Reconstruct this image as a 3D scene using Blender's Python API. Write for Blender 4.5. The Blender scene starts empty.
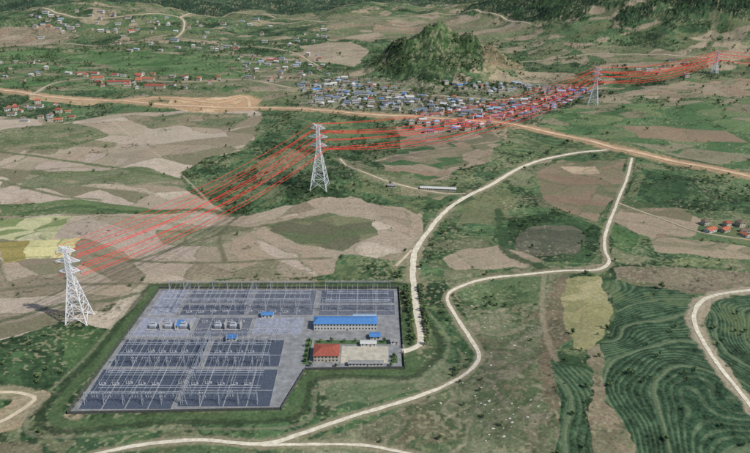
import bpy, math, random
import numpy as np
rng=np.random.default_rng(7); random.seed(7)
TAB=rng.random((8,256,256)).astype(np.float32)
HC=340.0; PITCH=math.radians(23.75); F=650.0
SP,CP=math.sin(PITCH),math.cos(PITCH)

# ------------------------------------------------------------ noise
def vn(x,y,s=0):
    xf=np.floor(x); yf=np.floor(y)
    xi=xf.astype(np.int32); yi=yf.astype(np.int32)
    fx=(x-xf); fy=(y-yf)
    fx=fx*fx*(3-2*fx); fy=fy*fy*(3-2*fy)
    T=TAB[s%8]; x0=xi&255; x1=(xi+1)&255; y0=yi&255; y1=(yi+1)&255
    a=T[x0,y0]; b=T[x1,y0]; c=T[x0,y1]; d=T[x1,y1]
    return (a+(b-a)*fx)*(1-fy)+(c+(d-c)*fx)*fy
def fbm(x,y,o=4,s=0):
    t=0; a=1; tot=0; ca,sa=math.cos(.7),math.sin(.7)
    for k in range(o):
        t=t+a*vn(x+17.3*k,y-9.1*k,s+k); tot+=a; a*=.5
        x,y=(ca*x-sa*y)*2.03,(sa*x+ca*y)*2.03
    return t/tot
def ss(a,b,x):
    t=np.clip((x-a)/(b-a),0,1); return t*t*(3-2*t)
def gau(x,y,cx,cy,rx,ry): return np.exp(-(((x-cx)/rx)**2+((y-cy)/ry)**2))

def height(x,y):
    x=np.asarray(x,dtype=np.float64); y=np.asarray(y,dtype=np.float64)
    pad=ss(0,70,np.maximum(np.abs(x+103)-150,np.abs(y-508)-112))
    z=(fbm(x/240,y/240,3,1)-.5)*20
    z=z+14*gau(x,y,215,430,95,85)+16*gau(x,y,-370,430,80,90)+14*gau(x,y,-90,925,90,60)+8*gau(x,y,90,420,80,60)
    z=z*pad
    nz=fbm(x/45,y/45,4,3)
    def pk(cx,cy,h,r,p): 
        d=np.sqrt((x-cx)**2+((y-cy)*.95)**2)/r*(0.8+.4*nz)
        return h*np.exp(-np.abs(d)**p)
    k=np.maximum.reduce([pk(178,1905,126,112,1.8),pk(92,1885,94,80,2.6),pk(258,1888,96,76,2.2),pk(318,1880,64,62,2.8),pk(185,1880,62,180,4)])
    gul=np.abs(fbm(x/38+9,y/38,4,5)-.5)*2
    z=z+k*(.80+.30*nz+.22*gul)
    far=ss(1950,3300,y)
    r1=1-np.abs(2*fbm(x/520,y/520,5,2)-1)
    z=z+far*(fbm(x/480+3,y/480,4,5)*150-55)
    m=np.maximum(gau(x,y,1450,3050,700,800),.62*gau(x,y,1000,2980,420,520))
    r2=1-np.abs(2*fbm(x/260+5,y/260,4,6)-1)
    z=z+m*520*(.30+.40*r1+.45*r2)
    z=z+60*gau(x,y,-1150,2900,600,300)*(.4+r1)
    z=z+ss(3600,8500,np.hypot(x,y))*(250+700*fbm(x/1500,y/1500,5,6))
    z=z+ss(1200,3500,np.abs(x)-y*.8)*220*r1
    return z

TT=np.concatenate([np.linspace(300,2500,1500),np.geomspace(2502,14000,900)])
PC={}
def P(u,v):
    """survey position -> ground point (x,y,z) on the terrain"""
    if (u,v) in PC: return PC[(u,v)]
    a=(u-375)/F; b=(v-226.5)/F
    x=TT*a; y=TT*(CP-b*SP); z=HC-TT*(SP+b*CP)
    d=z-height(x,y); n=np.nonzero(d<0)[0]
    i=n[0] if len(n) else len(TT)-1
    i=max(i,1); f=d[i-1]/(d[i-1]-d[i]) if len(n) else 1
    t=TT[i-1]+(TT[i]-TT[i-1])*f
    r=(t*a,t*(CP-b*SP)); r=(r[0],r[1],float(height(r[0],r[1])))
    PC[(u,v)]=r; return r
def PL(pts): return [P(u,v)[:2] for u,v in pts]
def lin(c):
    c=np.asarray(c,dtype=np.float64)/255
    return np.where(c<=.04045,c/12.92,((c+.055)/1.055)**2.4)

# ------------------------------------------------------------ terrain grid
ys=[]; y=335.0
while y<9500: ys.append(y); y+=.5*(y/400)**1.5
while y<16000: ys.append(y); y+=400
ys=np.array(list(np.linspace(-4000,300,44))+[318]+ys)
sd=np.linspace(-.84,.84,1280); so=np.geomspace(.86,9,40)
sx=np.concatenate([-so[::-1],sd,so])
W=.85*np.maximum(ys,335)+100
X=(W[:,None]*sx[None,:]); Y=np.repeat(ys[:,None],len(sx),1)
NR,NCc=X.shape
Z=height(X,Y)
q1=fbm(X/22,Y/22,3,4)-.5; q2=fbm(X/22+40,Y/22,3,6)-.5; q3=fbm(X/95,Y/95,3,5)-.5; q4=fbm(X/95+9,Y/95,3,7)-.5
WX=X+q1*12+q3*40; WY=Y+q2*12+q4*40
LS=np.clip(Y/900,.5,1.6)
PX=X+q1*11+q3*30*LS; PY=Y+q2*11+q4*30*LS
NF=fbm(X/1.5,Y/1.5,2,0)-.5; NM=fbm(X/8,Y/8,4,1)-.5; NB=fbm(X/60,Y/60,4,2)-.5; NL=fbm(X/4,Y/4,3,3)
BUMP=np.zeros_like(X); DENS=np.zeros_like(X,dtype=np.float32)
COL=np.zeros((NR,NCc,3),dtype=np.float32)

def voro(x,y,s=0):
    xf=np.floor(x).astype(np.int32); yf=np.floor(y).astype(np.int32)
    d1=np.full(x.shape,9.); d2=np.full(x.shape,9.); idv=np.zeros(x.shape)
    A,B,C=TAB[s%8],TAB[(s+1)%8],TAB[(s+2)%8]
    for i in (-1,0,1):
        for j in (-1,0,1):
            cx=xf+i; cy=yf+j; ix=cx&255; iy=cy&255
            d=np.hypot(cx+.02+.96*A[ix,iy]-x,cy+.02+.96*B[ix,iy]-y)
            nb=d<d1
            d2=np.where(nb,d1,np.minimum(d2,d)); idv=np.where(nb,C[ix,iy],idv); d1=np.where(nb,d,d1)
    return idv,d2-d1

def sty(sel,pal,cell=60,terr=0,ts=200,bc=(68,86,56),bw=1.6,nz=.16,sp=0,spc=(38,54,35),ang=0,an=1.,seed=0,den=0.,bump=0.,mixb=.65,wild=None):
    x=WX[sel]; y=WY[sel]; ca,sa=math.cos(ang),math.sin(ang)
    if wild is None: wild=sp>=.4
    nf,nm,nb_=NF[sel],NM[sel],NB[sel]
    pal=np.array([lin(p) for p in pal]); n=len(pal)
    if wild:
        xr=(x*ca+y*sa)/cell/an; yr=(-x*sa+y*ca)/cell
        f=fbm(xr*1.1+seed*3,yr*1.1,4,seed)
        f=np.clip((f-.5)*2.8+.5,0,.999)*(n-1)
        i0=np.minimum(f.astype(int),max(n-2,0)); i1=np.minimum(i0+1,n-1); fr=(f-i0)[:,None]
        fr=np.clip((fr-.5)*2.5+.5,0,1)
        c=pal[i0]*(1-fr)+pal[i1]*fr
        idv,e=voro(xr*.7,yr*.7,seed); c=c*(1+.3*(idv-.5))[:,None]
        edge=np.clip(1-e*cell/.7/bw/2,0,1)*.45
        q=fbm(x/85+seed,y/85,2,seed+2)*13; f2=q-np.floor(q)
        edge=np.maximum(edge,np.clip(1-f2/.14,0,1)*.45)
        c=c*(1+.12*(((np.floor(q)*.618)%1)-.5))[:,None]
    else:
        cb=cell*1.5
        xr=(x*ca+y*sa)/cb/an; yr=(-x*sa+y*ca)/cb
        idv,e=voro(xr,yr,seed)
        edge=np.clip(1-e*cb/bw/2,0,1)
        th=(ang+(idv*37.7%1-.5)*1.5)
        px=X[sel]+.55*(x-X[sel]); py=Y[sel]+.55*(y-Y[sel])
        sw=cell*(.36+.6*((idv*91.7)%1))
        s_=(-px*np.sin(th)+py*np.cos(th))/sw; k=np.floor(s_); fr=s_-k
        s2=(px*np.cos(th)+py*np.sin(th))/(sw*4.3)+k*.37; k2=np.floor(s2)
        edge=np.maximum(edge,np.clip(1-np.minimum(fr,1-fr)*sw/bw*1.3,0,1)*.55)
        idf=(idv*1.0+.6*((k*.618+k2*.377)%1))%1
        if terr:
            q=fbm(x/ts+seed,y/ts,2,seed+3)*terr; kk=np.floor(q); f2=q-kk
            idf=(idf+kk*.377)%1
            edge=np.maximum(edge,np.clip(1-f2/.07,0,1)*.85)
        f=idf*n; i0=np.minimum(f.astype(int),n-1)
        c=pal[i0]*(1+.16*((f-i0)-.5))[:,None]
        pl=vn((px*np.cos(th)+py*np.sin(th))/30,(-px*np.sin(th)+py*np.cos(th))/2.4,seed)-.5
        c=c*(1+.13*pl)[:,None]
    edge=edge*np.clip(.75+4*(nm+.5*nb_),0.1,1)
    c=c*(1+nz*(1.7*nf+1.6*nm+1.3*nb_)*2)[:,None]
    mott=np.clip((nm+.6*nb_)*3,0,1)*.3
    c=c*(1-mott[:,None])+lin(bc)[None]*mott[:,None]
    e2=(edge*mixb)[:,None]; c=c*(1-e2)+lin(bc)[None]*e2
    D=np.full(x.shape,den,dtype=np.float32)+edge.astype(np.float32)*(.006 if wild else .0025)
    if sp:
        sv=NL[sel]*.5+fbm(X[sel]/38,Y[sel]/38,3,1)*.5
        th=.70-.36*sp
        m=np.clip((sv-th)*9,0,1)*.85
        c=c*(1-m[:,None])+(lin(spc)[None]*(1+.6*nf+.5*nm)[:,None])*m[:,None]
        D=D+.016*m*sp
        m=np.clip((vn(X[sel]/2.6,Y[sel]/2.6,4)*.6+fbm(X[sel]/50,Y[sel]/50,2,6)*.4-.66)*8,0,.5)[:,None]
        c=c*(1-m)+lin((144,138,110))[None]*m
    COL[sel]=np.clip(c,.005,1); DENS[sel]=D
    BUMP[sel]=bump*(fbm(X[sel]/5,Y[sel]/5,3,2)-.3)

def inside(poly,mg=40):
    poly=np.array(poly); y0=poly[:,1].min()-mg; y1=poly[:,1].max()+mg
    r0,r1=np.searchsorted(ys,[y0,y1]); m=np.zeros(X.shape,bool)
    if r1<=r0: return m
    x=PX[r0:r1]; y=PY[r0:r1]; s=np.zeros(x.shape,bool)
    for (ax,ay),(bx,by) in zip(poly,np.roll(poly,-1,0)):
        if abs(ay-by)<1e-6: continue
        c=((ay>y)!=(by>y))&(x<(bx-ax)*(y-ay)/(by-ay)+ax); s^=c
    m[r0:r1]=s; return m
def paint(pts,**k):
    m=inside([tuple(q) for q in catmull(PL(pts)+PL(pts)[:1],1e9,3)]) if len(pts)>8 else inside(PL(pts))
    if m.any(): sty(m,**k)
def catmull(p,step=5.,mn=2):
    p=[np.array(q,float) for q in p]; p=[2*p[0]-p[1]]+p+[2*p[-1]-p[-2]]; out=[]
    for i in range(1,len(p)-2):
        n=max(mn,int(np.linalg.norm(p[i+1]-p[i])/step))
        for k in range(n):
            t=k/n; a,b,c,d=p[i-1:i+3]
            out.append(.5*((2*b)+(-a+c)*t+(2*a-5*b+4*c-d)*t*t+(-a+3*b-3*c+d)*t**3))
    out.append(p[-2]); return np.array(out)

BR=[(152,139,121),(136,125,107),(166,153,136),(126,115,97),(146,131,112),(112,108,86),(158,144,129)]
BR2=[(138,125,107),(120,110,91),(108,105,84),(132,115,96)]
GR=[(68,91,60),(84,103,70),(60,83,57),(97,107,74),(75,90,62)]
DG=[(50,70,47),(60,81,54),(44,63,43)]
SC=[(106,109,82),(94,102,74),(119,114,90),(86,96,67)]
MX=[(78,97,66),(101,105,78),(132,122,101),(66,86,58),(92,99,70),(142,129,108)]
full=np.ones(X.shape,bool)
sty(full,MX,cell=75,terr=5,ts=420,an=1.6,ang=.3,sp=.39,bw=4,bc=(57,76,50),seed=2,wild=False)
m=fbm(X/170,Y/170,3,6)>.56; sty(m,GR+DG,cell=60,sp=.5,seed=3)
# big brown fields, left
paint([(-80,118),(0,116),(60,122),(130,112),(250,110),(264,122),(240,148),(200,162),(185,180),(212,205),(240,215),(300,200),(362,196),(420,214),(430,238),(405,262),(372,262),(330,275),(160,284),(130,318),(110,330),(60,322),(0,342),(-80,345)],pal=BR,cell=100,terr=10,ts=280,an=1.9,ang=.05,bw=1.6,bc=(86,90,66),nz=.09,sp=.06,mixb=.65,seed=1)
paint([(0,130),(70,122),(110,135),(60,150),(0,152)],pal=SC,cell=40,sp=.3,an=2,seed=3)
paint([(120,116),(200,112),(250,114),(235,128),(150,128)],pal=SC+BR2,cell=40,sp=.3,an=2,seed=6)
paint([(30,172),(140,168),(200,182),(190,188),(100,184),(20,190)],pal=[(106,111,84),(96,103,74),(128,121,99)],cell=40,sp=.2,an=3,seed=3)
paint([(0,205),(90,200),(190,212),(110,214),(0,216)],pal=[(90,105,70),(84,97,66)],cell=30,an=3,sp=.3,seed=2)
paint([(150,232),(230,224),(262,232),(220,246),(160,246)],pal=[(112,112,88),(124,118,96)],cell=30,an=3,sp=.12,seed=2)
paint([(0,218),(72,216),(58,238),(30,240),(0,236)],pal=[(164,162,124),(148,148,112),(174,168,136),(112,123,82)],cell=34,an=1.5,seed=1,nz=.08)
paint([(28,240),(82,238),(68,256),(20,258)],pal=[(186,178,130),(174,168,120)],cell=60,nz=.08)
paint([(0,240),(36,240),(20,259),(0,262)],pal=[(140,128,78),(130,120,73)],cell=60,nz=.1)
paint([(262,226),(330,214),(372,220),(378,236),(342,252),(300,244)],pal=[(108,108,81),(96,95,75),(120,117,91),(88,96,69)],cell=40,seed=5,nz=.1)
paint([(340,255),(395,262),(410,275),(395,288),(330,284),(335,268)],pal=GR,cell=30,sp=.6,seed=5)
paint([(372,200),(415,214),(414,238),(385,225)],pal=[(142,128,111),(130,119,101)],cell=40,seed=2,nz=.08)
# scrub hillock around the second pylon
paint([(262,116),(330,110),(400,120),(415,138),(384,160),(350,162),(366,182),(350,197),(300,202),(235,216),(212,196),(185,180),(205,160),(250,146)],pal=DG[:2]+GR+SC[:2],cell=34,sp=.6,seed=3,bump=1.5,den=.001)
paint([(310,118),(372,122),(385,135),(340,142),(300,132)],pal=GR,cell=30,sp=.3,seed=1)
paint([(250,160),(300,150),(305,168),(262,180)],pal=SC,cell=30,sp=.4,seed=4)
# centre fields
paint([(395,124),(480,128),(508,148),(482,162),(425,178),(385,168),(402,145)],pal=BR2+GR[:1],cell=36,terr=5,ts=150,an=2,seed=4,bc=(68,84,55),bw=2)
paint([(346,160),(385,168),(425,180),(470,190),(440,200),(380,188)],pal=SC,cell=30,sp=.3,seed=2)
paint([(360,190),(430,200),(430,212),(372,202)],pal=GR,cell=30,sp=.4)
paint([(508,130),(600,148),(556,155),(505,175),(470,190),(428,180),(484,163)],pal=GR+SC[:1],cell=45,sp=.45,an=2,seed=5)
paint([(430,210),(455,200),(520,170),(600,152),(628,158),(612,205),(604,235),(602,262),(545,268),(430,268),(425,240)],pal=GR+[(101,103,79)],cell=42,sp=.42,an=1.5,seed=6)
paint([(470,195),(505,188),(520,205),(500,225),(462,222)],pal=[(101,104,76),(87,95,67)],cell=34,sp=.25,seed=4)
paint([(540,172),(560,160),(624,160),(612,205),(602,224),(556,204),(540,190)],pal=[(126,112,92),(114,106,84),(122,105,87),(102,101,77)],cell=36,an=1.4,seed=3,nz=.1,bw=2)
paint([(508,222),(560,210),(598,226),(603,250),(590,262),(530,262),(500,250)],pal=DG,cell=30,sp=.6,seed=1)
paint([(514,240),(530,229),(552,226),(574,229),(586,240),(580,252),(560,257),(530,257),(514,250)],pal=[(86,86,72),(78,81,67),(92,90,76)],cell=30,nz=.1,bc=(58,69,50),mixb=.5,sp=.12)
paint([(455,250),(500,246),(545,262),(520,268),(450,270),(438,260)],pal=[(142,129,110),(130,119,99)],cell=40,an=2,nz=.08)
paint([(560,166),(590,166),(594,174),(572,175)],pal=[(162,144,120)],cell=60)
# right
paint([(636,160),(760,182),(830,200),(830,280),(745,270),(618,264),(610,238),(622,200)],pal=GR+SC[:2],cell=50,sp=.39,an=1.8,seed=7,bw=2.5)
paint([(622,206),(680,208),(705,222),(690,238),(640,236),(616,222)],pal=[(140,126,106),(126,112,94),(112,106,84)],cell=44,an=1.6,nz=.08)
paint([(650,236),(760,248),(760,262),(660,254)],pal=[(144,131,109),(122,114,92)],cell=35,an=2.6,nz=.08)
paint([(640,168),(760,190),(760,215),(700,212),(635,200)],pal=DG+GR[:2],cell=50,sp=.55,seed=4)
paint([(610,222),(640,238),(640,252),(612,248)],pal=[(72,98,61),(80,102,66)],cell=30,seed=3,sp=.3)
paint([(616,266),(750,272),(760,290),(690,292),(622,282)],pal=[(116,106,89),(100,101,77),(108,99,83)],cell=36,an=2,sp=.15,seed=2)
paint([(520,102),(600,105),(760,98),(830,110),(830,190),(750,172),(620,142),(540,126)],pal=[(76,101,66),(89,107,72),(98,111,77),(69,94,61),(116,112,90)],cell=60,an=2,sp=.25,seed=1,bw=2.5,bc=(54,74,48))
paint([(612,126),(660,126),(735,132),(745,142),(640,138)],pal=[(128,112,92),(118,106,86)],cell=60,an=3,nz=.08)
paint([(600,88),(700,84),(790,72),(790,95),(650,100)],pal=BR2+GR[:1],cell=45,an=2,sp=.2,seed=5)
paint([(500,84),(600,80),(600,98),(520,100)],pal=DG+GR[:1],cell=50,sp=.6,seed=5)
# slope, centre-bottom
paint([(440,276),(560,270),(566,320),(552,365),(560,470),(250,470),(410,405),(484,362),(458,300)],pal=[(110,111,87),(98,104,78),(120,116,95),(88,97,70),(108,104,81)],cell=42,sp=.42,spc=(66,82,56),nz=.2,seed=6,bc=(78,90,63),bw=2)
paint([(450,285),(500,276),(545,274),(540,300),(490,310),(460,302)],pal=[(86,100,69),(78,95,66)],cell=30,sp=.5,spc=(56,74,49))
paint([(548,280),(566,275),(572,330),(556,360),(560,420),(545,400),(540,330)],pal=[(111,100,81),(100,94,75)],cell=30,sp=.15)
paint([(590,345),(604,345),(605,400),(640,430),(660,470),(585,470),(592,400)],pal=[(122,111,91),(108,104,82)],cell=30,sp=.2)
paint([(563,281),(598,275),(606,288),(604,300),(614,310),(604,330),(598,346),(580,350),(564,326),(560,300)],pal=[(134,130,92),(124,122,86),(142,134,100)],cell=30,nz=.1,bc=(104,108,73),mixb=.4,sp=.08)
# lower left woodland and embankment
paint([(-80,345),(0,342),(60,322),(112,330),(132,308),(160,283),(120,345),(66,410),(60,422),(-80,470)],pal=DG+GR[:1],cell=30,sp=.66,seed=4,bump=1.5,den=.002)
paint([(60,330),(110,330),(135,306),(150,295),(110,345),(60,372)],pal=[(64,86,54),(72,95,60)],cell=30,sp=.35)
paint([(-80,410),(60,420),(290,418),(312,396),(318,372),(410,372),(450,345),(470,362),(400,400),(262,440),(200,436),(120,442),(80,470),(-80,470)],pal=GR[:3]+SC[:2],cell=34,sp=.52,seed=3,bw=2)
paint([(150,286),(164,286),(74,408),(60,412),(96,362)],pal=[(64,84,54),(72,91,61)],cell=20,sp=.45)
paint([(320,378),(380,376),(440,362),(466,362),(440,382),(360,402),(320,412)],pal=[(92,104,76),(100,107,81),(108,111,87)],cell=30,sp=.3,nz=.14)
paint([(10,398),(40,392),(46,400),(28,410),(22,425),(0,432),(-20,420)],pal=[(142,126,103),(150,134,109)],cell=30,nz=.08)
paint([(-80,436),(40,445),(60,470),(-80,470)],pal=[(108,102,81),(116,108,88)],cell=30,sp=.3)
paint([(398,284),(412,284),(420,330),(440,345),(420,372),(404,374),(402,340)],pal=[(78,91,64),(70,85,58)],cell=20,sp=.6)
# top of the valley
paint([(-60,52),(100,48),(240,55),(300,70),(300,96),(180,92),(60,90),(-60,86)],pal=[(74,99,62),(85,107,69),(67,91,58),(112,113,86),(94,103,72),(128,120,98)],cell=50,an=2.2,sp=.45,seed=5,bw=3,bc=(52,73,46))
paint([(-20,28),(50,24),(75,36),(40,46),(-20,48)],pal=BR2,cell=60,an=2,sp=.2)
paint([(300,46),(352,42),(372,52),(356,66),(316,62)],pal=[(150,137,117),(138,126,107)],cell=60,an=2,sp=.05)
paint([(330,18),(430,14),(505,20),(540,36),(500,44),(450,30),(380,38),(330,40)],pal=BR2+SC[:2],cell=70,an=2.5,sp=.2,seed=3)
paint([(560,44),(600,44),(640,48),(700,58),(640,68),(600,60)],pal=SC+BR2,cell=60,an=2.5,sp=.25,seed=5)
paint([(120,2),(260,0),(330,12),(240,16),(150,14)],pal=SC+BR2[:2],cell=90,an=2,sp=.3,seed=6)
paint([(60,55),(150,52),(230,60),(220,72),(120,68)],pal=[(68,95,57),(81,105,67)],cell=50,an=2,sp=.3)
paint([(130,88),(240,92),(300,88),(300,104),(250,106),(170,100)],pal=[(92,100,70),(120,112,91),(100,103,76)],cell=45,an=3,sp=.3)
paint([(168,96),(215,99),(240,94),(256,100),(252,112),(190,111),(165,106)],pal=[(172,142,110),(160,134,104),(180,156,126)],cell=30,nz=.15,bc=(126,112,84))
paint([(30,92),(90,96),(120,100),(90,104),(30,100)],pal=[(166,142,112),(146,129,101)],cell=30,nz=.15)
paint([(230,80),(270,70),(320,76),(310,92),(260,92)],pal=[(128,118,99),(100,104,79)],cell=40,sp=.2)
# village ground: yards, bare earth and garden trees
paint([(300,84),(345,76),(440,84),(560,84),(606,88),(565,110),(520,124),(470,132),(405,130),(380,112),(306,108)],pal=[(120,114,96),(84,96,68),(136,128,112),(70,86,56),(104,104,84)],cell=22,sp=.5,nz=.2,seed=2,den=.0008)
# limestone hill + mountain forest
kar=np.maximum.reduce([1-np.hypot(X-185,(Y-1895))/200,1-np.hypot(X-85,Y-1880)/110,1-np.hypot(X-300,Y-1885)/120])+.25*NM
m=kar>0.02; sty(m,[(56,76,46),(66,86,54),(47,64,40)],cell=30,sp=.6,spc=(35,49,31),seed=2,nz=.25,bump=7,den=.001)
m=(kar>0.0)&(X+30*NB>292)&(Y<1900); sty(m,[(128,111,88),(110,101,78)],cell=25,sp=.3,nz=.25,bump=5)
m=(kar>0.25)&(NM>.12); sty(m,[(92,92,72),(108,102,82)],cell=20,sp=.3,nz=.25,bump=6)
mt=np.maximum(gau(X,Y,1450,3080,900,950),gau(X,Y,1000,2980,560,640))+.30*NB+.15*NM
m=mt>.34; sty(m,[(41,61,41),(35,52,36),(51,71,46),(43,62,40)],cell=90,sp=.62,spc=(27,41,30),seed=4,nz=.22,bump=12,den=.0)
m=(Y>3400)&(fbm(X/300,Y/300,3,4)>.36); sty(m,[(54,73,54),(47,64,47)],cell=90,sp=.6,spc=(34,48,37),nz=.2,bump=8)

# tea terraces
def tea(pts,cen,spc=4.,ax=1.,ay=1.,seed=0,na=20,base=(50,72,52),hi=(112,124,94)):
    m=inside(PL(pts)); x=X[m]; y=Y[m]; cx,cy=P(*cen)[:2]
    r=np.hypot((x-cx)*ax,(y-cy)*ay)*.9+na*3.4*(fbm(x/75,y/75,2,seed)-.5)+.7*NM[m]
    w=.5+.5*np.sin(2*math.pi*r/spc)
    br=np.clip((NM[m]+NB[m])*2.6+.5,0,1)
    w2=np.clip((w-.5)/.4,0,1)*(.16+.42*br)
    big=(np.sin(2*math.pi*r/(spc*8)+1)>.96)
    w2=np.where(big,np.maximum(w2,.5),w2)
    c=lin(base)[None]*(1+1.2*NF[m]+1.0*NB[m]+1.0*NM[m])[:,None]*(1-w2[:,None])+lin(hi)[None]*w2[:,None]
    g=np.clip((NB[m]+.4*NM[m]-.06)*5,0,.65)[:,None]; c=c*(1-g)+lin((86,98,66))[None]*g
    COL[m]=np.clip(c,.005,1); BUMP[m]=-.4*w; DENS[m]=.0009
tea([(604,284),(622,280),(690,292),(698,300),(690,322),(705,348),(722,370),(752,410),(790,470),(640,470),(636,430),(606,398),(600,372),(606,345),(618,312)],(840,520),seed=2,ax=1.1,ay=.8)
tea([(708,300),(760,288),(800,290),(800,450),(750,398),(722,355),(704,325)],(860,360),seed=3)
tea([(556,362),(580,366),(592,372),(588,410),(592,470),(552,470),(562,420)],(400,420),seed=4,na=8,spc=4.6,base=(56,77,55))
tea([(270,428),(330,424),(300,436)],(200,500),seed=4,na=10)

inb=(X>-243)&(X<28)&(Y>404)&(Y<612); BUMP[inb]=0; DENS[(X>-248)&(X<32)&(Y>400)&(Y<616)]=0

# ------------------------------------------------------------ roads
ALLR=[]
def dist_slab(line,R):
    D=np.full(X.shape,1e9,dtype=np.float32)
    for a,b in zip(line[:-1],line[1:]):
        r0,r1=np.searchsorted(ys,[min(a[1],b[1])-R,max(a[1],b[1])+R])
        if r1<=r0: continue
        c0=np.searchsorted(sx,min((min(a[0],b[0])-R)/W[r0],(min(a[0],b[0])-R)/W[r1-1])); c1=np.searchsorted(sx,max((max(a[0],b[0])+R)/W[r0],(max(a[0],b[0])+R)/W[r1-1]))
        x=X[r0:r1,c0:c1]; y=Y[r0:r1,c0:c1]; ab=b-a; L=ab@ab+1e-9
        t=np.clip(((x-a[0])*ab[0]+(y-a[1])*ab[1])/L,0,1)
        D[r0:r1,c0:c1]=np.minimum(D[r0:r1,c0:c1],np.hypot(x-a[0]-t*ab[0],y-a[1]-t*ab[1]))
    return D
def verge(line,w,colr,feather,jit=.5,strength=.85):
    D=dist_slab(line,w+feather*2+6)
    k=np.clip(1-(D+jit*w*(NM*2.4+NF)-w)/feather,0,1)*strength
    m=k>0; kk=k[m][:,None]
    COL[m]=COL[m]*(1-kk)+(lin(colr)[None]*(1+.5*NF[m]+.5*NM[m])[:,None])*kk
    BUMP[m]*=(1-kk[:,0]); DENS[D<w+2.0]=0
def newobj(name,me,parent=None):
    o=bpy.data.objects.new(name,me); bpy.context.scene.collection.objects.link(o)
    if parent: o.parent=parent
    return o
def mat(name,rgb,rough=.85,ns=.6,na=.25,metal=0.,rgb2=None,bump=0.):
    m=bpy.data.materials.new(name); m.use_nodes=True; N=m.node_tree.nodes; L=m.node_tree.links
    b=N['Principled BSDF']; b.inputs['Roughness'].default_value=rough; b.inputs['Metallic'].default_value=metal
    b.inputs['Specular IOR Level'].default_value=.25
    g=N.new('ShaderNodeNewGeometry'); n=N.new('ShaderNodeTexNoise'); n.inputs['Scale'].default_value=ns; n.inputs['Detail'].default_value=6
    n.inputs['Roughness'].default_value=.65
    L.new(g.outputs['Position'],n.inputs['Vector'])
    r=N.new('ShaderNodeValToRGB'); r.color_ramp.elements[0].position=.33; r.color_ramp.elements[1].position=.67
    c=lin(rgb); c2=lin(rgb2) if rgb2 else None
    r.color_ramp.elements[0].color=(*(c*(1-na)),1); r.color_ramp.elements[1].color=(*((c2 if c2 is not None else np.minimum(c*(1+na),.9))),1)
    L.new(n.outputs['Fac'],r.inputs['Fac']); L.new(r.outputs['Color'],b.inputs['Base Color'])
    return m
M_pale=mat('pale_concrete_road',(190,182,162),ns=.25,na=.26)
M_dirt=mat('dirt_road',(180,154,124),ns=.06,na=.24)
M_path=mat('dirt_path',(172,160,136),ns=.15,na=.22)
def road(name,pts,w,m,vw=None,vcol=(132,124,101),vf=4.,lift=.22,jit=.2):
    line=catmull(PL(pts),5 if w<12 else 9); ALLR.append((line,w))
    verge(line,vw if vw else w*.75,vcol,vf,jit=.8)
    d=np.gradient(line,axis=0); d/=np.linalg.norm(d,axis=1)[:,None]+1e-9; nrm=np.stack([-d[:,1],d[:,0]],1)
    vs=[];fs=[]; K=5
    for i,(p,n) in enumerate(zip(line,nrm)):
        for k in range(K):
            sg=1 if k>2 else -1
            j=1+jit*4*(float(fbm(np.array([p[0]/11+50*sg]),np.array([p[1]/11]),3,3)[0])-.5)
            q=p+n*w*.5*j*(k/(K-1)*2-1)
            vs.append((q[0],q[1],float(height(q[0],q[1]))+lift+.00035*max(0,q[1]-600)+.05*(1-abs(k-2)/2)))
        if i:
            for k in range(K-1):
                a=(i-1)*K+k; fs.append((a,a+1,a+K+1,a+K))
    me=bpy.data.meshes.new(name); me.from_pydata(vs,[],fs); me.materials.append(m)
    for f in me.polygons: f.use_smooth=True
    return newobj(name,me)
road('dirt_highway',[(-60,84),(0,90),(50,97),(120,101),(180,106),(250,108),(330,111),(400,116),(490,122),(560,135),(620,149),(700,166),(760,179),(860,200)],11,M_dirt,vw=15,vcol=(158,132,104),vf=9)
road('dirt_highway',[(120,101),(170,98),(215,103),(245,97),(250,108)],7,M_dirt,vw=13,vcol=(164,136,106),vf=12)
road('concrete_road',[(607,150),(560,156),(520,168),(485,188),(452,206),(428,232),(415,252),(413,278),(416,305),(420,335),(419,345),(408,350),(402,351)],6.2,M_pale,vw=5.5,vf=4)
road('farm_road',[(632,158),(627,178),(617,203),(606,232),(605,250),(609,262),(596,270),(560,271),(520,275),(485,279),(457,288),(447,298),(455,315),(470,338),(479,356),(470,370),(448,384),(410,399),(350,417),(300,434),(262,444),(200,440),(140,445),(80,458),(40,475)],3.8,M_pale,vw=3.4,vf=3)
road('farm_road',[(262,445),(320,444),(370,446),(430,458)],2.6,M_pale,vw=2.4)
road('concrete_road',[(800,285),(750,290),(716,295),(699,304),(694,320),(704,343),(720,367),(740,392),(765,425)],4.2,M_pale,vw=5.5,vf=3,vcol=(150,139,118))
road('farm_road',[(340,159),(352,168),(378,178),(412,188),(440,193),(466,194)],3.6,M_path,vw=3.5)
road('farm_road',[(412,250),(404,258),(396,266)],3.6,M_path,vw=3.5)
road('farm_road',[(-40,12),(60,14),(110,18),(150,14),(180,18),(184,28),(176,38)],6,M_path,vw=6,vf=6)
road('farm_road',[(180,18),(230,14),(300,20),(372,18),(440,14),(500,16),(530,24)],5,M_path,vw=6,vf=6)
road('farm_road',[(0,48),(50,44),(100,46),(150,40),(176,38),(230,46),(290,52),(318,66)],4.5,M_path,vw=5.5,vf=5)
road('farm_road',[(520,62),(560,58),(600,54),(650,55),(720,60),(800,68)],3.5,M_path,vw=4.5,vf=5)
road('farm_road',[(300,88),(360,92),(430,96),(500,100),(556,96),(606,88)],5,M_path,vw=6,vf=5)
road('farm_road',[(30,96),(60,82),(110,78),(180,82),(240,80),(290,88)],4.4,M_path,vw=5.5,vf=5)
road('farm_road',[(618,203),(660,218),(700,232),(750,240),(790,246)],2.2,M_path,vw=2.2,vf=3,vcol=(120,114,90))
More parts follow.
